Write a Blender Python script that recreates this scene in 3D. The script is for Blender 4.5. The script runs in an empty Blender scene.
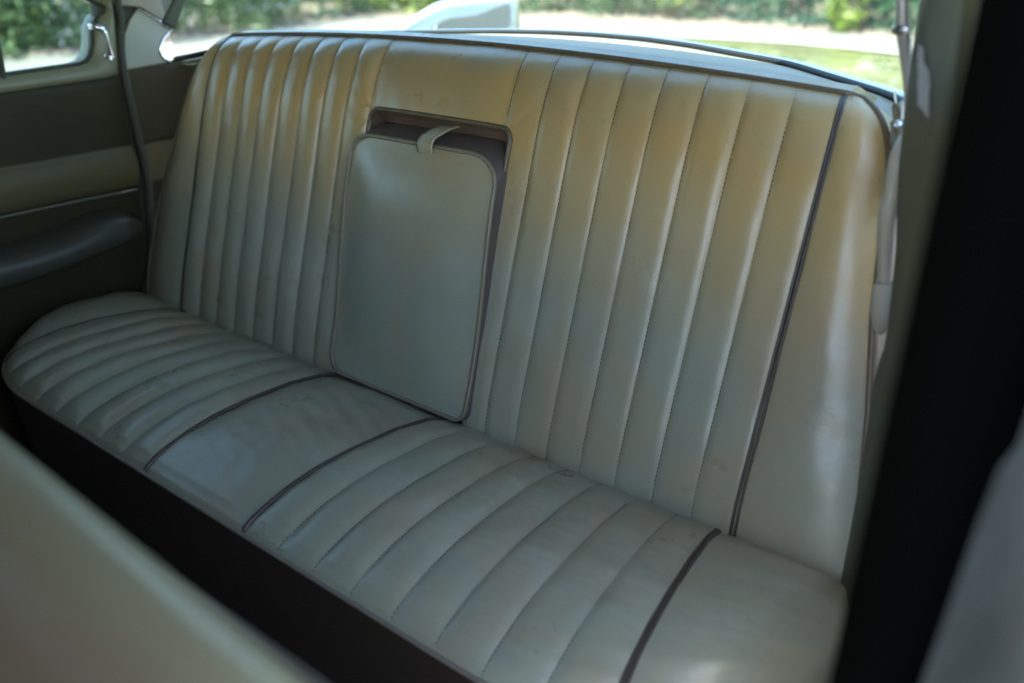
import bpy, math, random
import numpy as np
from mathutils import Vector, Matrix, noise
rnd = random.Random(7); rng = np.random.default_rng(7)
S = bpy.context.scene; C = S.collection
# ------------------------------------------------------------------ camera
cam = bpy.data.cameras.new('camera'); camo = bpy.data.objects.new('camera', cam); C.objects.link(camo); S.camera = camo
R = Vector((0.75792769, 0.65225193, -0.01063192)); U = Vector((-0.24684431, 0.30184731, 0.92084531)); F = Vector((-0.60383235, 0.69530973, -0.38978311))
m = Matrix.Identity(4)
for i in range(3): m[i][0], m[i][1], m[i][2] = R[i], U[i], -F[i]
camo.matrix_world = Matrix.Translation((1.01357, -0.88782, 0.65578)) @ m
cam.sensor_width = 36; cam.lens = 34.0; cam.clip_start = .02; cam.clip_end = 500
cam.dof.use_dof = True; cam.dof.focus_distance = 1.28; cam.dof.aperture_fstop = 2.7; cam.dof.aperture_blades = 8
# ------------------------------------------------------------------ world, sun, exposure
SUN_EL, SUN_AZ = math.radians(66), math.radians(183)      # azimuth clockwise from +Y: the sun stands towards the front of the car
w = bpy.data.worlds.new('World'); S.world = w; w.use_nodes = True
nt = w.node_tree; sky = nt.nodes.new('ShaderNodeTexSky'); sky.sky_type = 'NISHITA'; sky.sun_disc = False
sky.sun_elevation = SUN_EL; sky.sun_rotation = SUN_AZ
nt.links.new(sky.outputs[0], nt.nodes['Background'].inputs[0]); nt.nodes['Background'].inputs[1].default_value = .15
sun = bpy.data.lights.new('sun', 'SUN'); sun.energy = 3.5; sun.angle = math.radians(.5); sun.color = (1, .95, .86)
so = bpy.data.objects.new('sun', sun); C.objects.link(so)
sd = Vector((math.sin(SUN_AZ)*math.cos(SUN_EL), math.cos(SUN_AZ)*math.cos(SUN_EL), math.sin(SUN_EL)))
so.rotation_euler = sd.to_track_quat('Z', 'Y').to_euler()
S.view_settings.view_transform = 'Standard'; S.view_settings.look = 'None'; S.view_settings.gamma = 1
S.view_settings.exposure = 3.3
S.render.engine = 'CYCLES'; S.cycles.max_bounces = 10; S.cycles.diffuse_bounces = 6; S.cycles.transparent_max_bounces = 12

# ------------------------------------------------------------------ materials
def mat(name): 
    M = bpy.data.materials.new(name); M.use_nodes = True
    return M, M.node_tree, M.node_tree.nodes['Principled BSDF']
def N(nt, t, **k):
    n = nt.nodes.new(t)
    for a, b in k.items():
        if a in n.inputs.keys() if hasattr(n.inputs, 'keys') else False: n.inputs[a].default_value = b
        else: setattr(n, a, b)
    return n
def ramp(nt, src, stops):
    r = nt.nodes.new('ShaderNodeValToRGB'); e = r.color_ramp.elements
    while len(e) < len(stops): e.new(.5)
    for x, (p, c) in zip(e, stops): x.position = p; x.color = (*c, 1) if len(c) == 3 else c
    nt.links.new(src, r.inputs[0]); return r.outputs[0]
def noise_tex(nt, vec, scale, detail=4, rough=.55, dist=0):
    n = nt.nodes.new('ShaderNodeTexNoise'); n.inputs['Scale'].default_value = scale; n.inputs['Detail'].default_value = detail
    n.inputs['Roughness'].default_value = rough; n.inputs['Distortion'].default_value = dist
    nt.links.new(vec, n.inputs['Vector']); return n.outputs['Fac']
def mixc(nt, fac, a, b, mode='MIX'):
    x = nt.nodes.new('ShaderNodeMix'); x.data_type = 'RGBA'; x.blend_type = mode
    for s, v in ((x.inputs[0], fac), (x.inputs[6], a), (x.inputs[7], b)):
        if isinstance(v, (int, float)): s.default_value = v
        elif isinstance(v, tuple): s.default_value = (*v, 1)
        else: nt.links.new(v, s)
    return x.outputs[2]
def math_n(nt, op, a, b=0.):
    x = nt.nodes.new('ShaderNodeMath'); x.operation = op
    for s, v in ((x.inputs[0], a), (x.inputs[1], b)):
        if isinstance(v, (int, float)): s.default_value = v
        else: nt.links.new(v, s)
    return x.outputs[0]
def leather(name, base, dark, rough=(.33, .5), grain=.25, crease=.22, warm=None, spec=.5, spots=True, warm_bounce=0):
    M, nt, p = mat(name); L = nt.links.new
    co = nt.nodes.new('ShaderNodeTexCoord').outputs['Object']
    n1 = noise_tex(nt, co, 3.2, 5, .6, .4); n2 = noise_tex(nt, co, 14, 6, .65); n3 = noise_tex(nt, co, 60, 4, .6)
    c = mixc(nt, ramp(nt, n1, [(.35, (0,0,0)), (.68, (1,1,1))]), base, dark)
    c = mixc(nt, math_n(nt, 'MULTIPLY', ramp(nt, n2, [(.45, (0,0,0)), (.75, (1,1,1))]), .35), c, tuple(x*.78 for x in base))
    if warm:
        c = mixc(nt, math_n(nt, 'MULTIPLY', ramp(nt, noise_tex(nt, co, 5.5, 4, .6, .6), [(.48, (0,0,0)), (.66, (1,1,1))]), .7), c, warm)
    if warm_bounce:   # warm bounce light painted amber across the upper back, fading at the crown
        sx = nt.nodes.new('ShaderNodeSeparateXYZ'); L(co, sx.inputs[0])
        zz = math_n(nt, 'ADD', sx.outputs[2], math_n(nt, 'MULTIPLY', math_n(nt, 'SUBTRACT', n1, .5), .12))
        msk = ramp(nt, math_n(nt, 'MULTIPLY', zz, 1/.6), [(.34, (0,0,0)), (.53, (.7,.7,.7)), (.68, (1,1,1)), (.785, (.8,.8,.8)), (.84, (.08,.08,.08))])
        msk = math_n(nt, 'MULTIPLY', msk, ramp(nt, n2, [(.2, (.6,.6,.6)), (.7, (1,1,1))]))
        c = mixc(nt, math_n(nt, 'MULTIPLY', msk, warm_bounce), c, (.44, .28, .088))
    if spots:   # small nicks and specks of dirt
        v = nt.nodes.new('ShaderNodeTexVoronoi'); v.inputs['Scale'].default_value = 26; L(co, v.inputs['Vector'])
        sp = ramp(nt, v.outputs['Distance'], [(.03, (1,1,1)), (.05, (0,0,0))])
        gate = ramp(nt, v.outputs['Color'], [(.86, (0,0,0)), (.87, (1,1,1))])
        c = mixc(nt, math_n(nt, 'MULTIPLY', math_n(nt, 'MULTIPLY', sp, gate), .45), c, (.08, .07, .055))
    L(c, p.inputs['Base Color'])
    r = nt.nodes.new('ShaderNodeMapRange'); r.inputs[1].default_value = .3; r.inputs[2].default_value = .7
    r.inputs[3].default_value, r.inputs[4].default_value = rough
    L(n2, r.inputs[0]); L(r.outputs[0], p.inputs['Roughness']); p.inputs['Specular IOR Level'].default_value = spec
    p.inputs['Coat Weight'].default_value = .24 if spec > .4 else 0; p.inputs['Coat Roughness'].default_value = .28
    # grain pebbles, soft creases
    v2 = nt.nodes.new('ShaderNodeTexVoronoi'); v2.inputs['Scale'].default_value = 620; L(co, v2.inputs['Vector'])
    b1 = nt.nodes.new('ShaderNodeBump'); b1.inputs['Strength'].default_value = grain; b1.inputs['Distance'].default_value = .0005
    L(v2.outputs['Distance'], b1.inputs['Height'])
    crr = noise_tex(nt, co, 85, 6, .7, .5)
    b2 = nt.nodes.new('ShaderNodeBump'); b2.inputs['Strength'].default_value = crease; b2.inputs['Distance'].default_value = .0009
    L(crr, b2.inputs['Height']); L(b1.outputs[0], b2.inputs['Normal'])
    b3 = nt.nodes.new('ShaderNodeBump'); b3.inputs['Strength'].default_value = .35; b3.inputs['Distance'].default_value = .004
    L(n2, b3.inputs['Height']); L(b2.outputs[0], b3.inputs['Normal'])
    L(b3.outputs[0], p.inputs['Normal'])
    return M
def plain(name, col, rough=.5, metal=0., var=.15, scale=30, bump=.2, spec=.5, coat=0.):
    M, nt, p = mat(name); L = nt.links.new
    co = nt.nodes.new('ShaderNodeTexCoord').outputs['Object']
    n = noise_tex(nt, co, scale, 5, .6)
    L(mixc(nt, n, tuple(min(1, x*(1+var)) for x in col), tuple(x*(1-var) for x in col)), p.inputs['Base Color'])
    p.inputs['Roughness'].default_value = rough; p.inputs['Metallic'].default_value = metal; p.inputs['Specular IOR Level'].default_value = spec
    p.inputs['Coat Weight'].default_value = coat; p.inputs['Coat Roughness'].default_value = .05
    if bump:
        b = nt.nodes.new('ShaderNodeBump'); b.inputs['Strength'].default_value = bump; b.inputs['Distance'].default_value = .001
        L(n, b.inputs['Height']); L(b.outputs[0], p.inputs['Normal'])
    return M
LB = (.32, .322, .235); LD = (.25, .26, .19); LW = (.31, .25, .16)
M_lea = leather('aged_leather', LB, LD, warm=LW, rough=(.25, .40), warm_bounce=.97)
M_lea2 = leather('aged_leather_armrest', (.29, .305, .235), (.24, .26, .2), crease=.2, warm=LW, rough=(.27, .4), warm_bounce=.5)
M_front = leather('front_seat_leather', (.175, .155, .08), (.15, .132, .068), rough=(.3, .42), crease=.1, spots=False)
M_door = leather('door_vinyl', (.040, .036, .016), (.030, .027, .012), rough=(.45, .6), crease=.1, spots=False, spec=.2)
M_door2 = leather('door_band_vinyl', (.115, .10, .046), (.09, .078, .036), rough=(.4, .5), crease=.1, spots=False, spec=.3)
M_arm = leather('door_armrest_vinyl', (.062, .062, .044), (.045, .046, .032), rough=(.3, .36), crease=.1, spots=False)
M_pip = plain('piping_brown', (.058, .045, .034), .42, scale=200)
M_pipt = plain('piping_tan', (.115, .085, .05), .45, scale=200)
M_pipa = plain('piping_olive', (.19, .165, .11), .4, scale=200)
M_pipg = plain('piping_grey', (.17, .145, .115), .4, scale=200)
M_gus = plain('armrest_boxing_vinyl', (.088, .070, .062), .42, scale=60, bump=.4)
M_rec = plain('recess_vinyl', (.13, .085, .055), .5, scale=50, bump=.4)
M_strap = plain('strap_leather', (.33, .29, .18), .4, scale=90)
M_thr = plain('thread', (.085, .068, .05), .8, bump=0)
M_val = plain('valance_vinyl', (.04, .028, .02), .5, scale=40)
M_carp = plain('carpet', (.03, .024, .02), .95, scale=400, bump=1)
M_olive = plain('olive_paint', (.19, .19, .12), .35, scale=12, var=.1)
M_sail = plain('pillar_paint', (.27, .29, .215), .38, scale=12, var=.08)
M_olived = plain('pillar_trim_paint', (.058, .060, .030), .5, scale=10, var=.2, spec=.25)
M_wind = plain('windlace_rubber', (.035, .038, .022), .7, scale=100)
M_windp = plain('pale_windlace', (.36, .33, .26), .5, scale=60)
M_head = plain('headliner', (.24, .22, .16), .9, scale=80)
M_chr = plain('chrome', (.75, .76, .78), .12, 1., var=.05, bump=.1)
M_dull = plain('dull_bright_trim', (.22, .21, .16), .35, .8, var=.1)
M_shelf = plain('shelf_vinyl', (.24, .225, .17), .5, scale=30)
M_seal = plain('black_rubber', (.012, .013, .015), .5, scale=80)
M_paint = plain('pale_blue_paint', (.36, .42, .48), .22, scale=4, var=.04, bump=0, coat=.8)
M_deck = plain('leaf_reflection_paint', (.24, .21, .055), .16, scale=9, var=.6, bump=0, coat=.5)  # foliage reflections put into the lid's mottled yellow-green colour
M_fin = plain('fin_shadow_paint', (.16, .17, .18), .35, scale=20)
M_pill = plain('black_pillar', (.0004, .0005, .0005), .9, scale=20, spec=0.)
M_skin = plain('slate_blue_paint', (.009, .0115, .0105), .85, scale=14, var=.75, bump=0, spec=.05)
M_stk = plain('sticker_residue', (.50, .50, .56), .6, scale=120, var=.35)
M_road = plain('road', (.18, .17, .155), .9, scale=3, var=.12)
M_grnd = plain('ground', (.13, .105, .07), .95, scale=2, var=.35)
M_rock = plain('rock', (.20, .155, .125), .9, scale=8, var=.4)
M_bark = plain('bark', (.10, .075, .05), .9, scale=20, var=.3)
def leafmat(name, a, b):
    M, nt, p = mat(name); L = nt.links.new
    g = nt.nodes.new('ShaderNodeNewGeometry')
    L(ramp(nt, g.outputs['Random Per Island'], [(0, a), (1, b)]), p.inputs['Base Color'])
    p.inputs['Roughness'].default_value = .45
    t = nt.nodes.new('ShaderNodeBsdfTranslucent'); L(p.inputs['Base Color'].links[0].from_socket, t.inputs[0])
    x = nt.nodes.new('ShaderNodeMixShader'); x.inputs[0].default_value = .35
    L(p.outputs[0], x.inputs[1]); L(t.outputs[0], x.inputs[2]); L(x.outputs[0], nt.nodes['Material Output'].inputs[0])
    return M
def glassmat(name, tint, streak=.06):
    M, nt, p = mat(name); L = nt.links.new
    nt.nodes.remove(p)
    co = nt.nodes.new('ShaderNodeTexCoord').outputs['Object']
    tr = nt.nodes.new('ShaderNodeBsdfTransparent'); tr.inputs[0].default_value = (*tint, 1)
    gl = nt.nodes.new('ShaderNodeBsdfGlossy'); gl.inputs['Roughness'].default_value = .02
    df = nt.nodes.new('ShaderNodeBsdfDiffuse'); df.inputs[0].default_value = (.7, .72, .7, 1)
    fr = nt.nodes.new('ShaderNodeFresnel'); fr.inputs[0].default_value = 1.45
    x = nt.nodes.new('ShaderNodeMixShader'); L(math_n(nt, 'MULTIPLY', fr.outputs[0], .6), x.inputs[0]); L(tr.outputs[0], x.inputs[1]); L(gl.outputs[0], x.inputs[2])
    d = ramp(nt, noise_tex(nt, co, 45, 6, .75, .3), [(.5, (0,0,0)), (.8, (1,1,1))])
    sm = ramp(nt, noise_tex(nt, co, 5, 3, .6, .5), [(.4, (.15,)*3), (.7, (1,)*3)])
    x2 = nt.nodes.new('ShaderNodeMixShader'); L(math_n(nt, 'MULTIPLY', math_n(nt, 'ADD', math_n(nt, 'MULTIPLY', d, 1.), sm), streak), x2.inputs[0])
    L(x.outputs[0], x2.inputs[1]); L(df.outputs[0], x2.inputs[2]); L(x2.outputs[0], nt.nodes['Material Output'].inputs[0])
    return M
M_glass = glassmat('rear_glass', (.52, .62, .575), .10)
M_glass2 = glassmat('side_glass', (.62, .70, .67), .015)

# ------------------------------------------------------------------ mesh helpers
def link(name, me, mats, parent=None, smooth=True):
    o = bpy.data.objects.new(name, me); C.objects.link(o)
    for x in (mats if isinstance(mats, (list, tuple)) else [mats]): me.materials.append(x)
    if smooth: me.polygons.foreach_set('use_smooth', [True]*len(me.polygons))
    if parent:
        o.parent = parent
        if parent.type == 'EMPTY': o.matrix_parent_inverse = Matrix.Translation(parent.location).inverted()
    return o
def thing(name, label, cat, loc, group=None):
    o = bpy.data.objects.new(name, None); C.objects.link(o); o.location = loc; o.empty_display_size = .1
    tag(o, label, cat, group); return o
def tag(o, label, cat, group=None):
    o['label'] = label; o['category'] = cat
    if group: o['group'] = group
    return o
def mesh(verts, faces):
    me = bpy.data.meshes.new('m'); me.from_pydata([tuple(map(float, v)) for v in verts], [], faces); me.update(); return me
def grid(name, P, mt, parent=None, flip=False, closeu=False, keep=None):
    ny, nx = P.shape[:2]; f = []
    for j in range(ny-1):
        for i in range(nx-1 + (1 if closeu else 0)):
            if keep is not None and not keep[j, i]: continue
            i2 = (i+1) % nx
            q = (j*nx+i, j*nx+i2, (j+1)*nx+i2, (j+1)*nx+i)
            f.append(q[::-1] if flip else q)
    return link(name, mesh(P.reshape(-1, 3), f), mt, parent)
def tube(name, path, r, mt, parent=None, n=8, closed=False, flat=1.):
    path = [Vector(p) for p in path]; V = []; Fc = []; k = len(path); up = Vector((.13, .21, .97))
    for i, p in enumerate(path):
        a = path[(i-1) % k] if (closed or i > 0) else path[i]; b = path[(i+1) % k] if (closed or i < k-1) else path[i]
        t = (b-a).normalized(); s = t.cross(up)
        if s.length < .05: s = t.cross(Vector((1, 0, 0)))
        s.normalize(); u = s.cross(t)
        rr = r(i/(k-1)) if callable(r) else r
        for j in range(n): V.append(p + s*math.cos(j*2*math.pi/n)*rr + u*math.sin(j*2*math.pi/n)*rr*flat)
    for i in range(k if closed else k-1):
        for j in range(n): Fc.append((i*n+j, ((i+1) % k)*n+j, ((i+1) % k)*n+(j+1) % n, i*n+(j+1) % n))
    if not closed: Fc += [tuple(range(n))[::-1], tuple(range((k-1)*n, k*n))]
    Fc = [x[::-1] for x in Fc]
    return link(name, mesh(V, Fc), mt, parent)
def stitches(name, paths, mt, parent, length=.0034, gap=.0055, r=.0008, lift=.0003):
    """paths: list of (points Nx3, normals Nx3)"""
    V = []; Fc = []
    for P, Nn in paths:
        d = np.r_[0, np.cumsum(np.linalg.norm(np.diff(P, axis=0), axis=1))]
        s = gap*.5
        while s + length < d[-1]:
            q = []
            for ss in (s, s+length*.5, s+length):
                p = np.array([np.interp(ss, d, P[:, k]) for k in range(3)]); nn = np.array([np.interp(ss, d, Nn[:, k]) for k in range(3)])
                nn /= np.linalg.norm(nn); q.append((p, nn))
            t = q[2][0]-q[0][0]; t /= np.linalg.norm(t); b = np.cross(t, q[1][1]); base = len(V)
            for (p, nn), sc in zip(q, (.55, 1, .55)):
                c = p + nn*lift
                for a, e in ((-1, 0), (0, 1), (1, 0), (0, -1)): V.append(c + b*a*r*sc + nn*e*r*sc)
            for k in (0, 4):
                for j in range(4): Fc.append((base+k+j, base+k+(j+1) % 4, base+k+4+(j+1) % 4, base+k+4+j))
            Fc += [(base+3, base+2, base+1, base), (base+8, base+9, base+10, base+11)]
            s += gap
    return link(name, mesh(V, Fc), mt, parent)
def prism(name, pts, x0, x1, mt, parent=None, axis=0, bevel=.003):
    """2-D outline extruded along an axis; axis 0: pts=(y,z), 1: (x,z), 2: (x,y); thin bevel on its edges"""
    def v(p, a): q = list(p); q.insert(axis, a); return q
    n = len(pts); me = mesh([v(p, x0) for p in pts]+[v(p, x1) for p in pts],
        [tuple(range(n))[::-1], tuple(range(n, 2*n))]+[(i, (i+1) % n, n+(i+1) % n, n+i) for i in range(n)])
    o = link(name, me, mt, parent, smooth=False)
    import bmesh
    bm = bmesh.new(); bm.from_mesh(me); bmesh.ops.recalc_face_normals(bm, faces=bm.faces); bm.to_mesh(me); bm.free()
    if bevel:
        b = o.modifiers.new('bevel', 'BEVEL'); b.width = bevel; b.segments = 2; b.limit_method = 'ANGLE'
    return o
def sstep(x, a, b): t = np.clip((x-a)/(b-a), 0, 1); return t*t*(3-2*t)
def fbm(x, y, z, sc):
    return np.array([noise.noise((a*sc, b*sc, c*sc)) for a, b, c in zip(x.ravel(), y.ravel(), z.ravel())]).reshape(x.shape)
def catmull(pts, n=8, closed=False):
    P = np.array(pts, float); out = []; k = len(P)
    for i in range(k if closed else k-1):
        g = (lambda j: P[j % k]) if closed else (lambda j: P[max(0, min(k-1, j))])
        a, b, c, d = g(i-1), g(i), g(i+1), g(i+2)
        for t in np.linspace(0, 1, n, endpoint=False):
            out.append(.5*((2*b)+(-a+c)*t+(2*a-5*b+4*c-d)*t*t+(-a+3*b-3*c+d)*t**3))
    if not closed: out.append(P[-1])
    return np.array(out)

# ================================================================== THE REAR SEAT
rear = thing('rear_seat', 'long pale green-beige leather rear bench seat with pleated cushion and pleated backrest', 'car seat', (0, 0, -.3))
TL = .3297; nB = np.array((0, -math.cos(TL), math.sin(TL))); eB = np.array((0, math.sin(TL), math.cos(TL)))
W = .582; WC = .135; LT = .538
cs_ = np.array([-.06, -.02, 0, .05, .10, .20, .30, .38, .43, .47, .50, .52, .532, .538, .548, .552])
os_ = np.array([-.03, -.008, .003, .009, .014, .022, .031, .038, .0405, .0375, .030, .0205, .007, .001, -.010, -.030])
cc = np.linspace(-.06, .552, 400); oo = np.interp(cc, cs_, os_)
ker = np.hanning(25); ker /= ker.sum(); oo = np.convolve(np.pad(oo, 12, mode='edge'), ker, 'valid')
lines_b = [WC + i*(W-WC)/8 for i in range(9)]
pa = [rnd.uniform(.8, 1.15) for _ in range(16)]
def xe(c): 
    b = np.interp(c, [0, .09, .19, .30, .45, .55], [.722, .712, .695, .671, .647, .634])
    k = np.clip((c-.440)/.099, 0, 1); return b - .052*(1-np.clip(1-k**2.3, 0, 1)**(1/2.3))
def back(X, c, deep=True):
    """X: seam coordinate (beyond W it runs 0..1 over the bolster as W + a*.13), c: chord coordinate"""
    a = np.clip((np.abs(X)-W)/.13, 0, 1.6); sg = np.sign(X)
    x = np.where(np.abs(X) <= W, X, sg*(W + (xe(c)-W+np.where(X < 0, .022*np.sin(np.pi*np.clip(c/.5, 0, 1)), 0))*np.minimum(a, 1)))
    o = np.interp(c, cc, oo)
    # pleats
    ax = np.abs(X); f = (ax-WC)/((W-WC)/8); idx = np.clip(np.floor(f), 0, 7).astype(int); fr = np.clip(f-idx, 0, 1)
    amp = np.array(pa)[idx + np.where(X > 0, 8, 0)]*np.where(X > 0, .0060, .0125)
    fade = sstep(c, .545, .49)*(.55+.45*sstep(c, 0, .12))
    pl = amp*(1-np.abs(2*fr-1)**np.where(X > 0, 3.6, 2.8))*fade
    o = o + np.where((ax > WC) & (ax < W), pl, 0)
    # centre panel pad above the armrest opening
    o = o + np.where(ax <= WC, .007*(1-(ax/WC)**6)*sstep(c, .545, .50), 0)
    # outer bolster: padded, rolling back at its edge
    am = np.minimum(a, 1)
    o = o + np.where(ax > W, .010*np.sin(np.pi*am**.8)*fade - .012*am**5, 0)
    o = o - np.where(a > 1, (a-1)/.6*.10, 0)
    # sag / dents
    o = o - .0016*np.exp(-(((x-.672)/.02)**2+((c-.155)/.02)**2)) + .0008*np.exp(-(((x-.66)/.03)**2+((c-.125)/.03)**2))
    z0 = .022*(np.minimum(np.abs(x), .66)/.58)**2*np.clip(c/LT, 0, 1.1)
    x = x + .4*np.maximum(np.interp(c, cc, oo)-.008, 0)
    P = np.stack([x, c*eB[1]+o*nB[1]+.008*(x/.58)**2*np.clip(c/LT, 0, 1), c*eB[2]+o*nB[2]-z0], -1)
    return P
def xcols():
    xs = []
    for i in range(8):
        a, b = lines_b[i], lines_b[i+1]
        for t in (0, .03, .07, .13, .2, .3, .4, .5, .6, .7, .8, .87, .93, .97): xs.append(a+(b-a)*t)
    xs += [W, W+.002, W+.005, W+.01] + list(np.linspace(W+.016, W+.11, 14)) + [W+.116, W+.121, W+.126, W+.13, W+.14, W+.16, W+.2]
    mid = list(np.linspace(-WC, WC, 40))[1:-1]
    return np.array([-x for x in xs[::-1]] + mid + xs)
xs = xcols(); cb = np.r_[np.linspace(-.06, .40, 120), np.linspace(.403, .44, 18), np.linspace(.444, .552, 50)]
XX, CC = np.meshgrid(xs, cb)
PB = back(XX, CC)
nz = fbm(XX, CC, XX*0, 9.)*.0016 + fbm(XX, CC, XX*0+3, 28.)*.0006 + fbm(XX*2.2, CC*.7, XX*0+7, 24.)*.0006
# stretch wrinkles running out from the corners of the armrest opening
for (x0, c0, ang) in ((-.14, .425, 2.3), (-.14, .40, 2.75), (.15, .425, .8)):
    dx, dc = XX-x0, CC-c0; u_ = dx*math.cos(ang)+dc*math.sin(ang); v_ = -dx*math.sin(ang)+dc*math.cos(ang)
    nz -= .0025*np.exp(-(v_/.004)**2)*np.exp(-(u_/.035)**2)*(u_ > 0)
PB += nz[..., None]*nB
OX0, OX1, OC = -.130, .153, .423
def in_open(x, c, r=.018):
    cx = np.clip(x, OX0+r, OX1-r); cy = np.minimum(c, OC-r); return (x-cx)**2+(c-cy)**2 < r*r
XM = .5*(XX[:-1, :-1]+XX[1:, 1:]); CM = .5*(CC[:-1, :-1]+CC[1:, :-1])
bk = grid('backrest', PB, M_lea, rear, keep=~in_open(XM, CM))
def bnorm(X, c):
    e = 1e-3; a = back(X+e, c)-back(X-e, c); b = back(X, c+e)-back(X, c-e); n = np.cross(a, b); return n/np.linalg.norm(n, axis=-1, keepdims=True)
def bpath(X, c, lift=0.): 
    X = np.asarray(X, float)+0*np.asarray(c, float); c = np.asarray(c, float)+0*X
    P = back(X, c); return P + lift*nB
cl = np.linspace(0, .537, 120); sp = []
for i in range(0, 8):
    for sg in (-1, 1):
        c_ = cl if i else cl[cl > .435]
        x_ = sg*lines_b[i]+0*c_
        sp.append((bpath(x_, c_), np.tile(nB, (len(c_), 1))))
stitches('stitching', sp, M_thr, bk)
# double piping at the ends of the pleats, piping along the top and the outer edge
for sg in (-1, 1):
    for d in (-.0024, .0030): tube('piping', bpath(sg*(W+d), np.linspace(-.02, .536, 90), .0009), .0021, M_pip, bk)
xt = np.linspace(-(W+.001), W+.001, 120); top = bpath(xt, LT+0*xt, .0015)
ed = np.linspace(.537, -.01, 80)
rt = back(W+.128+0*ed, ed)+.002*nB; lf = back(-(W+.128)+0*ed, ed)+.002*nB
tube('piping', np.r_[lf[::-1], top, rt]+nB*.001, .0036, M_pipt, bk)
# recess that the armrest folds into
rec_y = .12
def arc_open(n=10, r=.018):
    pts = [(OX0, 0.0)] + [(OX0, c) for c in np.linspace(.05, OC-r, 14)]
    pts += [(OX0+r-r*math.cos(t), OC-r+r*math.sin(t)) for t in np.linspace(0, math.pi/2, n)[1:]]
    pts += [(x, OC) for x in np.linspace(OX0+r, OX1-r, 24)[1:]]
    pts += [(OX1-r+r*math.sin(t), OC-r+r*math.cos(t)) for t in np.linspace(0, math.pi/2, n)[1:]]
    pts += [(OX1, c) for c in np.linspace(OC-r, .05, 14)[1:]] + [(OX1, 0.)]
    return np.array(pts)
ao = arc_open()
rim = np.array([back(np.array(a), np.array(b)) for a, b in ao])
tube('piping', rim+nB*.001, .0036, M_pipt, bk)
rows = [rim+nB*.000, rim-nB*.012, rim-nB*.05, rim-nB*.11]
cen = np.array([.01, 0, 0])+eB*.2-nB*.10
rows += [cen+(rows[-1]-cen)*k for k in (.6, .2, .01)]
grid('recess_lining', np.stack(rows), M_rec, rear)
# loose folds of lining hanging under the top edge of the opening
fx = np.linspace(OX0+.012, OX1-.012, 50)
fr_ = []
for t in np.linspace(0, 1, 12):
    c_ = OC-.002-.030*t; P = bpath(fx, c_+0*fx); drop = -.006-.030*t**.7 + .004*np.sin(fx*70+t*3)*t
    fr_.append(P + nB*drop[:, None])
grid('recess_flap', np.stack(fr_), M_rec, rear)

# ---- folded armrest
ax0, ax1, ac0, ac1 = -.124, .168, .010, .381
def rr_outline(x0, x1, y0, y1, rt, rb, n=14):
    pts = []
    for cx, cy, r, t0 in ((x1-rt, y1-rt*.75, rt, 0), (x0+rt*.75, y1-rt*.55, rt*.75, 90), (x0+rb, y0+rb, rb, 180), (x1-rb*.6, y0+rb*.6, rb*.6, 270)):
        ry = (y1-cy) if t0 < 180 else (cy-y0)
        for t in np.linspace(t0, t0+90, n): pts.append((cx+(r)*math.cos(math.radians(t)), cy+ry*math.sin(math.radians(t))))
    return pts
ol = rr_outline(ax0, ax1, ac0, ac1, .052, .03)
dense = []
for i in range(len(ol)):
    a, b = np.array(ol[i]), np.array(ol[(i+1) % len(ol)]); k = max(1, int(np.linalg.norm(b-a)/.012))
    dense += [a+(b-a)*t for t in np.linspace(0, 1, k, endpoint=False)]
ol = np.array(dense)
ol[:, 0] += (ol[:, 1]-.38)*.02 - .008*np.sin(np.pi*np.clip(ol[:, 1]/.384, 0, 1))*np.sign(ol[:, 0]-.015)*-.3
def offs(x, c): return .019+.041*sstep(c, .02, .38)
def arm_pt(x, c, o): return np.array([x, 0, 0])+eB*c+nB*o
cx, cy = .015, .2
arm = thing_arm = None
V = []; nR = 16; no = len(ol)
rings = []
for k in range(nR+1):
    t = 1-k/nR; row = []
    for (x, c) in ol:
        xx, yy = cx+(x-cx)*t, cy+(c-cy)*t
        puff = .020*max(0, 1-abs((xx-.022)/.146)**2.6)*max(0, 1-abs((yy-.193)/.184)**3.6)*(1-t**6) + .0012*noise.noise((xx*18, yy*18, 2))+.002*noise.noise((xx*7, yy*7, 5))
        row.append(arm_pt(xx, yy, offs(xx, yy)+puff*1.0))
    rings.append(row)
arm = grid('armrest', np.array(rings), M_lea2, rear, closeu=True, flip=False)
edge = np.array([arm_pt(x, c, offs(x, c)) for x, c in ol])
g = []
for k, (d, s, h) in enumerate(((0, 1, 0), (.003, 1.006, .003), (.012, 1.01, .009), (.024, 1.002, .021), (.040, 1.0, .028), (.058, .99, .028), (.075, .97, .018), (.09, .93, 0))):
    g.append([arm_pt(cx+(x-cx)*s+h*.0*sstep(x, .10, .16), cy+(c-cy)*s+h*sstep(c, .28, .37), offs(x, c)-d) for x, c in ol])
grid('boxing', np.array(g), M_gus, arm, closeu=True, flip=True)
tube('piping', edge+nB*.0012, .0032, M_pipa, arm, closed=True)
# pull strap looped over the top edge
sx = .043; st = []
prof = [(.0135, -.012), (.0165, -.005), (.0165, .002), (.0125, .009), (.004, .015), (-.009, .0235), (-.022, .030), (-.034, .033), (-.046, .028)]
prof = catmull(prof, 5)
for (o_, dc) in prof:
    row = []
    for k, xx in enumerate(np.linspace(-.0145, .0145, 9)):
        e = .0012*(1-abs(k-4)/4)
        row.append(arm_pt(sx+xx+.01*max(0, dc*0), ac1+dc+.001, offs(0, ac1)+o_+e))
    st.append(row)
st = np.array(st)
sm_ = grid('pull_strap', st, M_strap, arm)
sol = sm_.modifiers.new('thick', 'SOLIDIFY'); sol.thickness = .0022; sol.offset = 1
nrm = np.gradient(st[:, 4], axis=0); nrm = np.cross(np.tile([1., 0, 0], (len(st), 1)), nrm); nrm /= np.linalg.norm(nrm, axis=1, keepdims=True)
if nrm[len(nrm)//3].dot(nB) < 0: nrm = -nrm
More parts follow.
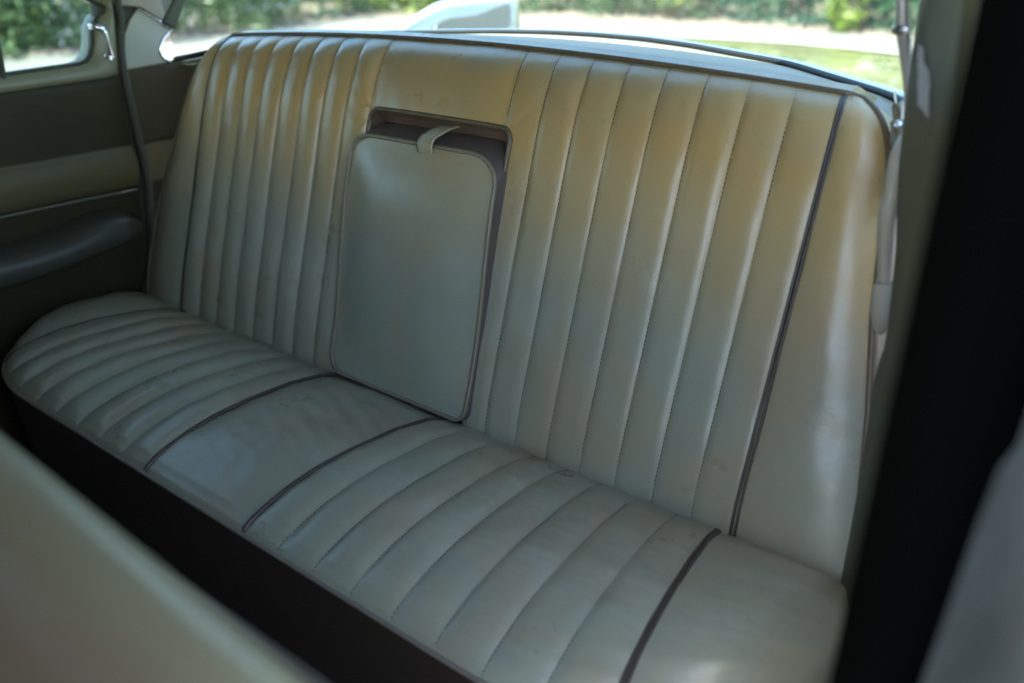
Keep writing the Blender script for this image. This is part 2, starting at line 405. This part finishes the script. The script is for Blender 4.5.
for q_ in (1, 7): stitches('stitching', [(st[:22, q_]+nrm[:22]*.0018, nrm[:22])], M_thr, sm_)

# ---- cushion
XE = .76
def yf(x): 
    k = np.clip((np.abs(x)-.48)/(XE-.48), 0, 1); return -.354+.235*(1-np.sqrt(np.clip(1-k*k, 0, 1)))
fl = [ (.120+i*(.555-.120)/8, .113+i*(.633-.113)/8) for i in range(9)]
def cush(X, v):
    """X: seam coordinate in units where lines sit at 0.. ; v: 0 rear .. 1 front piping"""
    ax = np.abs(X); sg = np.sign(X)
    s = (ax-1)/1.0      # ax: 0..1 centre panel, 1..2 pleats, 2..3 outer
    vv = np.clip(v, 0, 1)
    rear_x = np.where(ax < 1, .120*ax, np.where(ax < 2, .120+(ax-1)*(.555-.120), .555+(ax-2)*(XE-.555)))
    fro_x = np.where(ax < 1, .113*ax, np.where(ax < 2, .113+(ax-1)*(.633-.113), .633+(ax-2)*(XE-.633)))
    x = rear_x+(fro_x-rear_x)*vv**.9
    y = .035 + (yf(x)-.035)*v
    z = np.interp(v, [-.1, 0, .09, .2, .35, .55, .70, .82, .90, .95, .985, 1.0], [-.05, -.03, .001, .016, .024, .026, .023, .015, .006, -.001, -.009, -.016])
    f = np.clip((ax-1)*8, 0, 7.9999); idx = np.floor(f).astype(int); fr = f-idx
    amp = np.array(pa)[::-1][idx+np.where(X > 0, 8, 0)]*np.where(X > 0, .0075, .0092)*sstep(v, 0, .35)*sstep(v, 1.02, .9)
    z = z + np.where((ax > 1) & (ax < 2), amp*(1-np.abs(2*fr-1)**3.2), 0)
    z = z + np.where(ax <= 1, .009*(1-np.abs(ax)**4)*sstep(v, 0, .3)*sstep(v, 1.0, .75), 0)
    a3 = np.clip(ax-2, 0, 1); z = z + np.where(ax > 2, .012*np.sin(np.pi*a3**.9)*sstep(v, 0, .3)*sstep(v, 1.02, .8) - .028*a3**4, 0)
    return np.stack([sg*x, y, z], -1)
us = []
for i in range(8):
    for t in (0, .03, .07, .13, .2, .3, .4, .5, .6, .7, .8, .87, .93, .97): us.append(1+(i+t)/8)
us += [2, 2.01, 2.03, 2.06]+list(np.linspace(2.1, 3, 26))
us = np.array([-x for x in us[::-1]]+list(np.linspace(-1, 1, 44))[1:-1]+us)
vs = np.r_[np.linspace(-.1, 0, 6), np.linspace(.01, .85, 110), np.linspace(.855, 1, 36)]
UU, VV = np.meshgrid(us, vs); PC = cush(UU, VV)
nz = fbm(PC[..., 0], PC[..., 1], UU*0+11, 8.)*.003 + fbm(PC[..., 0], PC[..., 1], UU*0+5, 26.)*.0012 + fbm(PC[..., 0]*.6, PC[..., 1]*1.6, UU*0+2, 55.)*.0004
ctr = np.exp(-((PC[..., 0])/.12)**2)*sstep(VV, .1, .35)*sstep(VV, 1, .8)
nz += fbm(PC[..., 0], PC[..., 1]*2.5+PC[..., 0], UU*0+9, 22.)*.0022*ctr
PC[..., 2] += nz*sstep(VV, 1, .93)
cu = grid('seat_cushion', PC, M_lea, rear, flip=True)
vl = np.linspace(.03, .995, 110); sp = []
for i in range(1, 8):
    for sg in (-1, 1):
        P = cush(sg*(1+i/8)+0*vl, vl); sp.append((P, np.tile([0, -.2, .98], (len(vl), 1))))
stitches('stitching', sp, M_thr, cu)
for sg in (-1, 1):
    tube('piping', cush(sg*1.0+0*vl, vl)+np.array([0, 0, .0015]), .0036, M_pip, cu)
    for d in (-.0062, .0070): tube('piping', cush(sg*(2+d)+0*vl, vl)+np.array([0, 0, .0008]), .0022, M_pip, cu)
uf = np.linspace(-3, 3, 220); fp = cush(uf, 1+0*uf); sr = np.linspace(1, .1, 40)
fpl = cush(-3+0*sr, sr[::-1]); fpr = cush(3+0*sr, sr)
fr_path = np.r_[fpl, fp, fpr]
for k in range(3): fr_path[1:-1] = .25*fr_path[:-2]+.5*fr_path[1:-1]+.25*fr_path[2:]
tube('piping', fr_path+np.array([0, -.001, 0]), .0029, M_pipg, cu)
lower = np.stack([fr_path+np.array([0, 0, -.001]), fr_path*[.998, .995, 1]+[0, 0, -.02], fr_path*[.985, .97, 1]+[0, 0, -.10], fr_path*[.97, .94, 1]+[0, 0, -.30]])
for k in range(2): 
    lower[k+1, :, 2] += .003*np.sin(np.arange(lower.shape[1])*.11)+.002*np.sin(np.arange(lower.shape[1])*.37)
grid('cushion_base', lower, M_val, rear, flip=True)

# ================================================================== FRONT SEAT
front = thing('front_seat', 'pale beige leather front bench seatback, out of focus, in the lower left foreground', 'car seat', (0, -.85, -.3))
rows = []
prof = [(-.60, -.16), (-.625, .05), (-.645, .20), (-.66, .30), (-.672, .345), (-.682, .377), (-.698, .395), (-.716, .400), (-.736, .392), (-.752, .37), (-.765, .33), (-.785, .22), (-.80, .05), (-.81, -.16)]
pr = catmull(prof, 6); xf = np.linspace(-.80, .835, 90)
for y_, z_ in pr:
    e = np.clip((np.abs(xf-.0175)-.72)/.098, 0, 1); k = 1-.0*e
    rows.append(np.stack([xf, -.745+(y_+.745)*np.sqrt(np.clip(1-.75*e**4, 0, 1))-.014-.045*(xf-.40), z_-.03*e**3], -1))
P = np.stack(rows); 
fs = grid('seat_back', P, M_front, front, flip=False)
nt = M_front.node_tree; b_ = nt.nodes['Principled BSDF']; src = b_.inputs['Base Color'].links[0].from_socket   # shade painted brown on the front face, blended over the ridge
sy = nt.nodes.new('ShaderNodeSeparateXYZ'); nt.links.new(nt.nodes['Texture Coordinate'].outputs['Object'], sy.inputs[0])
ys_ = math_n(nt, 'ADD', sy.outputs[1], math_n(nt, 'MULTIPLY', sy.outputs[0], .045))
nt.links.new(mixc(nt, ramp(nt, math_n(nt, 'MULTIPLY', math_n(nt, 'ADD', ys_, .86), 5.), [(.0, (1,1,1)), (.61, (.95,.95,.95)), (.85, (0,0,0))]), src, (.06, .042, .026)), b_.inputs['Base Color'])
tube('piping', np.stack([xf, -.662+0*xf, .302+0*xf], -1), .0036, M_pip, fs)
prism('seat_base', [(-.62, -.3), (-.62, -.1), (-1.2, -.08), (-1.22, -.3)], -.74, .76, M_val, front)
g = []
for t in np.linspace(0, 1, 12):
    y = -.84-.46*t; g.append(np.stack([np.linspace(-.75, .77, 40), y+0*np.linspace(0, 1, 40), -.06+.03*math.sin(t*math.pi)*(1-np.abs(np.linspace(-1, 1, 40))**6)-.05*t**6], -1))
grid('seat_cushion', np.stack(g), M_front, front, flip=True)

# ================================================================== CAR BODY
car = thing('car_body', 'pale blue vintage car body seen from inside, with olive pillars and curved rear window', 'car', (0, 0, -.6))
prism('floor', [(-.9, -1.6), (.9, -1.6), (.9, 1.5), (-.9, 1.5)], -.34, -.30, M_carp, car, axis=2)
prism('windscreen_light_block', [(-1.76, .55), (-1.60, .59), (-1.60, .84), (-1.80, .84)], -.84, .83, M_head, car, bevel=.01)  # added out of view, hung low to narrow the windscreen light
prism('dashboard_light_block', [(-1.95, -.3), (-1.50, -.3), (-1.48, .28), (-1.60, .42), (-1.95, .44)], -.80, .80, M_val, car, bevel=.02)  # unseen, built up high to block light from the windscreen
# rear firewall behind the backrest
prism('bulkhead', [(.17, -.3), (.19, -.3), (.215, .455), (.20, .455)], -.64, .64, M_val, car)
# side walls
prism('side_wall', [(-1.6, -.34), (.55, -.34), (.45, .405), (-1.6, .39)], -.90, -.835, M_paint, car)
# quarter trim behind the far door
q = []
for t in np.linspace(0, 1, 20):
    z = -.3+t*.73; q.append([(-.775-.004*math.sin(y*9)+(.0 if z > .28 or z < .2 else .006*math.sin((z-.2)/.08*math.pi)), y, z + (.02*(y-.08)*t)) for y in np.linspace(.066, .50, 20)])
grid('quarter_trim', np.array(q), M_door, car, flip=False)
prism('quarter_band', [(.07, .205), (.30, .215), (.30, .292), (.07, .282)], -.778, -.764, M_door2, car, bevel=.006)
# sail panel (painted metal behind the windlace) and the pillar above it
sail = [(.066, .423), (.062, .452), (.072, .483), (.090, .512), (.109, .531), (.172, .489), (.150, .470), (.143, .452), (.146, .440), (.158, .432), (.158, .428)]
sp_ = prism('pillar_panel', sail, -.80, -.776, M_sail, car)
tube('bright_bead', [(-.775, .109, .532), (-.775, .173, .490)], .0028, M_chr, sp_)
tube('bright_bead', catmull([(-.776, .172, .489), (-.776, .149, .469), (-.776, .142, .452), (-.776, .146, .438), (-.776, .160, .430)], 6), .0028, M_chr, sp_)
prism('pillar', [(.06, .54), (.109, .533), (.150, .506), (.18, .545), (.15, .80), (-.02, .80)], -.795, -.765, M_head, car)
prism('window_surround', [(.150, .504), (.172, .4895), (.202, .538), (.215, .60), (.20, .80), (.152, .80), (.182, .545)], -.797, -.760, M_olived, car)
tube('windlace', catmull([(-.762, .03, .80), (-.766, .064, .60), (-.768, .066, .548), (-.768, .066, .513), (-.768, .058, .46), (-.768, .056, .418), (-.768, .059, .368), (-.768, .064, .291), (-.768, .068, .241), (-.768, .066, .17), (-.768, .045, .05), (-.77, .01, -.05), (-.77, -.02, -.2)], 6), .0076, M_wind, car)
prism('door_jamb', [(.02, -.30), (.02, .41), (.045, .62), (.13, .62), (.104, .50), (.085, .41), (.10, -.30)], -.815, -.784, M_wind, car)
M_tint = glassmat('dimming_glass', (.38, .42, .40), .01)  # for unseen front panes, added and tinted dark to dim the far seats
prism('added_dimming_windscreen', [(-1.66, .40), (-1.65, .40), (-1.635, .64), (-1.645, .64)], -.80, .80, M_tint, car, bevel=0)
prism('added_dimming_side_glass', [(-1.62, .38), (-.78, .38), (-.76, .78), (-1.62, .74)], -.812, -.808, M_tint, car, bevel=0)
prism('door_pillar', [(-.78, .36), (-.62, .36), (-.64, .76), (-.76, .76)], -.83, -.775, M_olive, car)  # unseen far pillar, added to cut light from the side windows
# roof with headliner
def roof(zoff):
    g = []
    for y in np.linspace(-1.75, .27, 14):
        g.append([(x*(1-.17*sstep(y, -.15, .2)), y, .82-.07*abs(x/.87)**3.5+zoff-.04*sstep(y, -.1, .3)) for x in np.linspace(-.87, .82, 24)])
    return np.array(g)
rf = grid('roof', roof(.03), M_paint, car)
grid('headliner', roof(0), M_head, rf, flip=True)
# rear window: curved glass standing on the parcel shelf
GX = [0, .1, .2, .4, .6, .68, .745]; kk = np.array([1, 3, 5, 6, 5, 3, 1])/24
def gbase(x):
    f = lambda V: np.convolve(np.interp(np.linspace(-.1, .845, 200), GX, V), np.ones(9)/9, 'same')
    q = np.linspace(-.1, .845, 200)
    return np.interp(np.abs(x), q, f([.505, .502, .48, .415, .29, .215, .15])), np.interp(np.abs(x), q, f([.490, .489, .487, .480, .468, .450, .432]))
xg = np.linspace(-.745, .745, 61); yg, zg = gbase(xg)
g = []
for t in np.linspace(0, 1, 16): g.append(np.stack([xg*(1-.10*t), yg-.20*t+.12*t*np.abs(xg/.75)**2.5*.9, zg+(.79-.45)*t-.06*t*t*0+.03*math.sin(t*math.pi)-.02*np.abs(xg/.75)**3*t], -1))
gw = grid('rear_window', np.array(g), M_glass, car)
tube('window_seal', np.stack([xg, yg-.004, zg+.003], -1), .005, M_seal, gw)
tube('chrome_moulding', np.stack([xg*1.01, yg+.012, zg+.002], -1), .006, M_chr, gw)
# parcel shelf from the seat piping to the glass
g = []
xsx = np.linspace(-.66, .66, 61); y0 = .185+.0*xsx; z0 = .497-.022*(xsx/.58)**2-.06*sstep(np.abs(xsx), .55, .66)
for t in np.linspace(0, 1, 10):
    ye, ze = gbase(xsx)
    g.append(np.stack([xsx*(1+.06*t*0), y0+(ye-y0)*t, z0+(ze-z0)*t+.004*math.sin(t*math.pi)], -1))
sh = grid('parcel_shelf', np.array(g), M_shelf, car, flip=False)
# crumpled cloth stuffed between shelf and pillar
g = []
for t in np.linspace(0, 1, 26):
    row = []
    for s in np.linspace(0, 1, 26):
        row.append((.640+.06*s, .165-.10*s+.012*math.sin(t*30+s*4)*(.4+.6*s)+.004*math.sin(t*61+s*9), .40+.098*t-.03*s*t+.006*math.sin(s*14+t*3)))
    g.append(row)
grid('side_filler', np.array(g), M_windp, car)
# near rear pillar: painted trim panel, from the rear window edge out to the door opening
g = []
for z in np.linspace(-.34, .80, 60):
    row = []
    lean = .0*z
    for s in np.linspace(0, 1, 24):
        x = .718+.15*s+.007*(1-s)*float(sstep(-z, -.47, -.36)*sstep(z, .24, .29)); y = .004-.345*s+.02*math.sin(s*math.pi)
        if z > .45: x -= .10*(z-.45)**1.2*(.3+s*.7)
        row.append((x+.004*math.sin(z*9+s*3), y, z))
    g.append(row)
kp = np.ones((59, 23), bool)
for j_, z in enumerate(np.linspace(-.34, .80, 60)[:-1]):
    if z > .45: kp[j_, int(23*max(.30, 1-.28*(z-.45)/.04 if z < .49 else (.72 if z < .62 else .72-2.2*(z-.62)))):] = False
npn = grid('pillar_trim', np.array(g), M_olived, car, flip=False, keep=kp)
so_ = npn.modifiers.new('thick', 'SOLIDIFY'); so_.thickness = .012; so_.offset = 0
# bright window moulding with its screws, then the pale windlace running down
wp = catmull([(.690, -.02, .66), (.697, -.012, .60), (.699, -.004, .572), (.701, .020, .533), (.7015, .036, .50), (.7015, .038, .47)], 8)
M_bri = plain('worn_bright_moulding', (.62, .63, .60), .38, .5, var=.15, scale=60)
wm = tube('window_moulding', wp, .0060, M_bri, car, flat=1.)
for p in ((.702, -.006, .575), (.704, .030, .490)):
    tube('screw', [Vector(p)+Vector((-.002, -.004, 0)), Vector(p)+Vector((-.006, -.012, 0)), Vector(p)+Vector((-.0065, -.0135, 0))], lambda t: .0045*(1-.5*t*t), M_chr, wm, n=12)
wl = catmull([(.704, .026, .478), (.705, .008, .461), (.706, .003, .43), (.706, .002, .405), (.706, .010, .37), (.706, .018, .336)], 8)
tube('pale_windlace', wl, lambda t: .0062+.002*math.sin(t*3.1), M_windp, car, flat=1.)
wt = catmull([(.706, .018, .340), (.7055, .019, .325), (.705, .023, .305), (.705, .030, .288), (.705, .034, .280)], 6)
tube('windlace_tab', wt, lambda t: .0095*max(.12, math.sin(math.pi*min(1, .30+t*.68)))**.6, M_windp, car, n=12)
# sticker residue on the pillar
def pil(s, z):
    x = .718+.15*s; y = .004-.345*s+.02*math.sin(s*math.pi)
    if z > .45: x -= .10*(z-.45)**1.2*(.3+s*.7)
    return Vector((x+.004*math.sin(z*9+s*3), y, z))
g = []
for i, z in enumerate(np.linspace(.522, .566, 14)):
    l = .10+(.562-z)*3+.02*noise.noise((z*150, 0, 0)); r_ = l+.19-.08*(z > .553)+.02*noise.noise((z*120, 3, 0))
    g.append([pil(s, z)+Vector((-.91, -.4, 0))*.0072 for s in np.linspace(l, r_, 8)])
grid('sticker_residue', np.array([[tuple(v) for v in r] for r in g]), M_stk, npn)
# door pillar close to the camera (black) and the outside of the near rear door
def xi(z): return .8715+.0465*z
pl = []
for z in np.linspace(-.34, .82, 24):
    x0 = xi(z); x1 = .889+.105*z
    pl.append([(x0, -.455, z), (x0-.002, -.50, z), (x0+.006, -.525, z), (x1-.006, -.525, z), (x1, -.50, z), (x1, -.455, z)])
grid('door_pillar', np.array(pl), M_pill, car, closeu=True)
g = []
for y in np.r_[np.linspace(-.50, -.2, 16), np.linspace(-.15, 1.5, 20)]:
    g.append([(min(x_, .887+.105*z_+max(0, y+.49)*.3), y, z_) for x_, z_ in catmull([(.90, .510), (.915, .506), (.930, .485), (.937, .42), (.941, .30), (.944, .1), (.94, -.1), (.92, -.35)], 4)])
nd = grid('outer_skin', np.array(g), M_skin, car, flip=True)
# rear deck and tail fins
g = []
for t in np.linspace(0, 1, 24):
    xd = np.linspace(-.93, .93, 50); yq, zq = gbase(np.minimum(np.abs(xd), .74)); ys = yq+.022; g.append(np.stack([xd, ys+(1.42-ys)*t, (zq-.012)*(1-t)+(.412-.05*xd**2)*t-.05*t**6], -1))
dk = grid('boot_lid', np.array(g), M_deck, car, flip=False)
for sg in (-1, 1):
    rows = []
    for t in np.linspace(0, 1, 20):
        y = .86+(1.38-.86)*t; base = .40; h = .018+.066*sstep(t, 0, .45)+.006*t
        y2 = y+.02*t
        rows.append([(sg*(.955+.012), y, base-.05), (sg*.962, y, base), (sg*.950, y2, base+h-.008), (sg*.942, y2+.002, base+h), (sg*.930, y2, base+h-.004), (sg*.924, y, base+h*.80), (sg*(.93), y, base+.0), (sg*.925, y, base-.05)])
    fn = grid('tail_fin', np.array(rows), M_paint, car, closeu=True, flip=sg < 0)
    prism('fin_end_cap', [(.925, .35), (.963, .35), (.950, .484), (.930, .48)] if sg > 0 else [(-.925, .35), (-.963, .35), (-.950, .484), (-.930, .48)], 1.378, 1.402, M_chr, fn, axis=1, bevel=.004)
    # dark hollow on the inner face of the fin
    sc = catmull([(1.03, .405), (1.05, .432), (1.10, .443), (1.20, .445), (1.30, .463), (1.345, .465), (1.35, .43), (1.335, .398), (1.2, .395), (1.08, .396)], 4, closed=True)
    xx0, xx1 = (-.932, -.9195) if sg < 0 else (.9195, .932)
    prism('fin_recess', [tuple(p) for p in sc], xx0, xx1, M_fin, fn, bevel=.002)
prism('outer_quarter', [(.45, -.35), (1.4, -.3), (1.4, .36), (.45, .41)], -.96, -.93, M_paint, car)

# ================================================================== FAR REAR DOOR
door = thing('rear_door', 'far rear door with dark olive vinyl panel, padded band, chrome strip and window', 'car door', (-.8, -.4, -.3))
q = []
zs = np.r_[np.linspace(-.30, .19, 20), np.linspace(.195, .29, 24), np.linspace(.30, .405, 12), [.411, .415, .417]]
for z in zs:
    bulge = .016*math.sin(max(0, min(1, (z-.205)/.075))*math.pi)**.6 if .205 < z < .28 else 0
    rx = -.778+bulge-.004*(z > .41)-.010*max(0, (z-.405)/.012)**2*.3
    q.append([(rx-.002*math.sin(y*7), y, z) for y in np.linspace(-1.15, .052, 40)])
dp = grid('door_panel', np.array(q), M_door, door)
me = dp.data; me.materials.append(M_door2)
for p in me.polygons:
    if .204 < p.center.z < .281: p.material_index = 1
tube('chrome_strip', [(-.770, y, .198+.012*0) for y in np.linspace(-1.1, .045, 20)], .0026, M_dull, door)
# armrest with a raised pull grip at its rear end
V = []
ay = catmull([(-1.0, .150, .0), (-.6, .152, 0), (-.30, .150, 0), (-.22, .149, 0), (-.15, .153, 0), (-.10, .163, 0), (-.06, .171, 0), (-.02, .172, 0), (.0, .168, 0), (.018, .158, 0), (.028, .149, 0), (.0335, .142, 0)], 6)
rows = []
for y, zt, _ in ay:
    end = np.sqrt(np.clip(1-((y+.03)/.064)**2, .0, 1)) if y > -.03 else 1
    zb = np.interp(y, [-1, -.26, -.137, .0, .035], [.072, .080, .089, .112, .132]); zc = (zt+zb)/2; hh = (zt-zb)/2*max(end, .04); wd = .085*max(end, .04)
    row = []
    for k in range(20):
        a = k/20*2*math.pi; ca, sa = math.cos(a), math.sin(a)
        row.append((-.778+wd*max(0, np.sign(ca)*abs(ca)**.6)-.02*(ca < 0), y, zc+hh*np.sign(sa)*abs(sa)**.7))
    rows.append(row)
rows.append([tuple(np.mean(rows[-1], axis=0)+[0, .001, 0])]*20)
grid('door_armrest', np.array(rows), M_arm, door, closeu=True, flip=True)
# window frame
inn = [(-1.1, .432), (-.6, .434), (-.156, .436), (-.02, .4405), (-.004, .4445), (.007, .455), (.014, .472), (.019, .501), (.033, .520), (.047, .527), (.049, .536), (.02, .553), (-.06, .62), (-.2, .70), (-1.1, .70)]
out = [(-1.1, .405), (-.6, .407), (-.156, .409), (-.02, .412), (.03, .414), (.053, .418), (.0585, .442), (.0595, .478), (.0595, .513), (.0585, .535), (.056, .56), (.04, .60), (-.01, .68), (-.2, .76), (-1.1, .76)]
I3 = np.array([(-.786, a, b) for a, b in inn]); O3 = np.array([(-.772, a, b) for a, b in out]); M3 = .45*I3+.55*O3; M3[:, 0] = -.766
I4 = I3.copy(); I4[:, 0] = -.83; O4 = O3.copy(); O4[:, 0] = -.83
fr = grid('window_frame', np.stack([I4, I3, I3*[1, 1, 1]+(M3-I3)*.15, M3, O3, O4]), M_olive, door, flip=False)
tube('window_seal', [(-.787, a, b+.0) for a, b in inn], .0045, M_wind, fr)
prism('glass', [(-.62, .41), (.03, .41), (.055, .53), (-.06, .66), (-.62, .72)], -.803, -.799, M_glass2, door, bevel=0)
tube('window_divider', [(-.785, -.158, .415), (-.785, -.156, .50), (-.785, -.15, .70)], .006, M_wind, fr)
# quarter window catch
la = tube('window_catch', [(-.768, .017, .505), (-.758, .022, .500), (-.757, .026, .494), (-.757, .029, .475), (-.758, .031, .455), (-.763, .032, .449)], lambda t: .0062-.0035*t if t < .5 else .0042+.001*math.sin(t*9), M_chr, door, n=10)
tube('catch_pivot', [(-.775, .031, .452), (-.754, .031, .452)], .0055, M_chr, la, n=12)
tube('catch_knob', catmull([(-.772, .008, .508), (-.758, .012, .506), (-.754, .024, .499)], 5), lambda t: .0075-.002*t, M_chr, la, n=12)

# ================================================================== OUTDOORS
g = np.array([[(x, y, -.624) for x in np.linspace(-150, 150, 31)] for y in np.linspace(-150, 150, 31)])
o = grid('ground', g, M_grnd); o['kind'] = 'structure'
edge_l = [(-11.6, -60), (-11.3, -5), (-11.1, 3), (-10.9, 5), (-11.35, 6.6), (-11.9, 8.8), (-11.5, 10.7), (-10.1, 11.9), (-8.3, 12.05), (-6.5, 12.1), (-3.7, 12.1), (3, 12.2), (60, 12.6)]
eg = catmull([(a, b, 0) for a, b in edge_l], 10)
n_ = len(eg); inner = np.array([(60, -60, 0)]*n_)
g = [eg+[0, 0, -.620], (eg*.5+np.array([10., -10, 0])*.5)+[0, 0, -.620], inner*.999+eg*.001+[0, 0, -.620]]
o = grid('road', np.stack(g), M_road); o['kind'] = 'structure'
for p in o.data.polygons: pass
# loose stones and litter on the verge
V = []; Fc = []
def blob(c, s):
    b = len(V); a = rnd.random()*6
    for k in range(6):
        V.append((c[0]+s*math.cos(a+k)*rnd.uniform(.7, 1.2), c[1]+s*math.sin(a+k)*rnd.uniform(.7, 1.2), c[2]))
    V.append((c[0], c[1], c[2]+s*rnd.uniform(.4, .9)))
    for k in range(6): Fc.append((b+k, b+(k+1) % 6, b+6))
seg = eg[8:115]
dirv = np.gradient(seg[:, :2], axis=0); dirv /= np.linalg.norm(dirv, axis=1, keepdims=True); outn = np.stack([-dirv[:, 1], dirv[:, 0]], -1)
for i in range(2600):
    k = rnd.randrange(len(seg)); d = abs(rnd.gauss(0, .45)); p = seg[k, :2]+outn[k]*(d-.05)+dirv[k]*rnd.uniform(-.6, .6)
    blob((p[0], p[1], -.624), rnd.uniform(.02, .10))
o = link('verge_stones', mesh(V, Fc), M_rock, smooth=False); o['kind'] = 'stuff'; tag(o, 'grey and brown stones and litter along the edge of the road', 'stones')
def leaves(n, cen, rad, size, flat=1., lo=-.6):
    """n small leaf quads on drooping clumps spread through an ellipsoid"""
    cen = np.array(cen); rad = np.array(rad)
    nc = max(8, n//40); a = rng.uniform(0, 2*math.pi, nc); zz = rng.uniform(-1, 1, nc)
    rr_ = np.sqrt(rng.uniform(.15, 1, nc))*np.sqrt(np.clip(1-np.clip(zz, 0, 1)**2, .05, 1))*rng.uniform(.75, 1.2, nc)
    cl = cen+np.stack([np.cos(a)*rr_, np.sin(a)*rr_, zz], -1)*rad
    P = cl[rng.integers(0, nc, n)]+rng.normal(size=(n, 3))*rad.mean()*.13
    P[:, 2] = np.maximum(P[:, 2], lo+rng.random(n)*.1)
    a = rng.normal(size=(n, 3)); a /= np.linalg.norm(a, axis=1, keepdims=True)
    b = np.cross(a, rng.normal(size=(n, 3))); b /= np.linalg.norm(b, axis=1, keepdims=True)
    s = size*rng.uniform(.6, 1.4, (n, 1)); 
    Q = np.stack([P-a*s, P+b*s*.45, P+a*s, P-b*s*.45], 1).reshape(-1, 3)
    me = bpy.data.meshes.new('leaves'); me.from_pydata(Q.tolist(), [], (np.arange(n*4).reshape(-1, 4)).tolist()); return me
LM = {'mid': leafmat('leaf_mid', (.04, .08, .03), (.19, .27, .11)), 'dark': leafmat('leaf_dark', (.02, .06, .03), (.09, .18, .08)),
      'lime': leafmat('leaf_lime', (.10, .16, .02), (.32, .38, .08)), 'blue': leafmat('leaf_bluegreen', (.03, .08, .05), (.14, .23, .15)),
      'glint': leafmat('highlights', (.6, .6, .55), (.85, .82, .85)), 'dry': leafmat('leaf_dry', (.20, .14, .09), (.35, .26, .18))}
def shrub(x, y, r, h, kind, label, n=4500, glints=0, size=.06, grp='shrubs beyond the road'):
    t = thing('shrub', label, 'shrub', (x, y, -.624), grp)
    link('foliage', leaves(n, (x, y, -.55+h*.5), (r, r*.8, h*.55), size), LM[kind], t, smooth=False)
    if glints: link('highlights', leaves(glints, (x, y, -.5+h*.45), (r*1.05, r*.85, h*.5), .055), LM['glint'], t, smooth=False)  # pale quads added as bright highlights among the leaves
    for k in range(4):
        a = k*1.6; tube('stem', catmull([(x+.05*math.cos(a), y+.05*math.sin(a), -.63), (x+.15*math.cos(a), y+.15*math.sin(a), -.2), (x+.4*r*math.cos(a), y+.4*r*math.sin(a), h*.5-.3)], 4), lambda t: .03*(1-.6*t), M_bark, t, n=6)
shrub(-12.15, 2.40, 1.3, 2.6, 'blue', 'bluish green shrub at the left edge of the far side window', glints=420)
shrub(-11.65, 4.20, 1.2, 2.4, 'mid', 'fresh green shrub behind the middle of the far side window', glints=420)
shrub(-11.95, 5.60, 1.1, 2.8, 'mid', 'leafy green shrub with pale highlights behind the window catch', glints=380)
shrub(-12.85, 4.90, .9, 3.0, 'lime', 'yellow-green shrub behind the side window, taller than its neighbours')
shrub(-12.25, 7.60, 1.2, 2.6, 'mid', 'green shrub just right of the far rear pillar', glints=320)
shrub(-12.85, 9.60, 1.3, 2.6, 'blue', 'bluish green shrub above the left end of the backrest', glints=160)
shrub(-12.45, 11.80, 1.3, 2.7, 'lime', 'pale yellow-green shrub above the left pleats of the backrest', glints=30)
shrub(-12.00, 12.55, 1.2, 2.6, 'mid', 'mid green shrub left of the tail fin', glints=30)
shrub(-10.00, 13.25, 1.2, 2.7, 'dark', 'dark green shrub behind the tail fin')
shrub(-7.90, 13.15, 1.3, 2.7, 'dark', 'dark green shrub right of the tail fin')
shrub(-7.30, 12.45, .35, 1.6, 'lime', 'thin yellow-green shrub right of the tail fin', n=500)
shrub(-5.60, 13.15, 1.3, 2.6, 'blue', 'bluish green shrub in the middle of the rear window')
shrub(-4.30, 12.25, .40, 1.5, 'lime', 'small bright yellow-green shrub near the right end of the rear window', n=700)
shrub(-3.40, 13.15, 1.3, 2.8, 'dark', 'dark green shrub at the right end of the rear window')
shrub(-1.20, 13.25, 1.3, 2.8, 'mid', 'green shrub hidden partly by the near pillar')
# the wood behind the shrubs: one mass
me = []
V = []; 
for k in range(26):
    t = k/25; 
    if k < 13: c = (-15.5-rnd.random()*2, -12+2.4*k, 1.2)
    else: c = (-14+2.3*(k-13), 16.5+rnd.random()*2, 1.2)
    l = leaves(1400, c, (2.2, 2.2, 2.6), .16); V.append(l)
import bmesh
bm = bmesh.new()
for l in V: bm.from_mesh(l)
me = bpy.data.meshes.new('wood'); bm.to_mesh(me); bm.free()
o = link('woodland', me, LM['dark'], smooth=False); o['kind'] = 'stuff'; tag(o, 'dark green wood beyond the shrubs, filling the top of the windows', 'woodland')
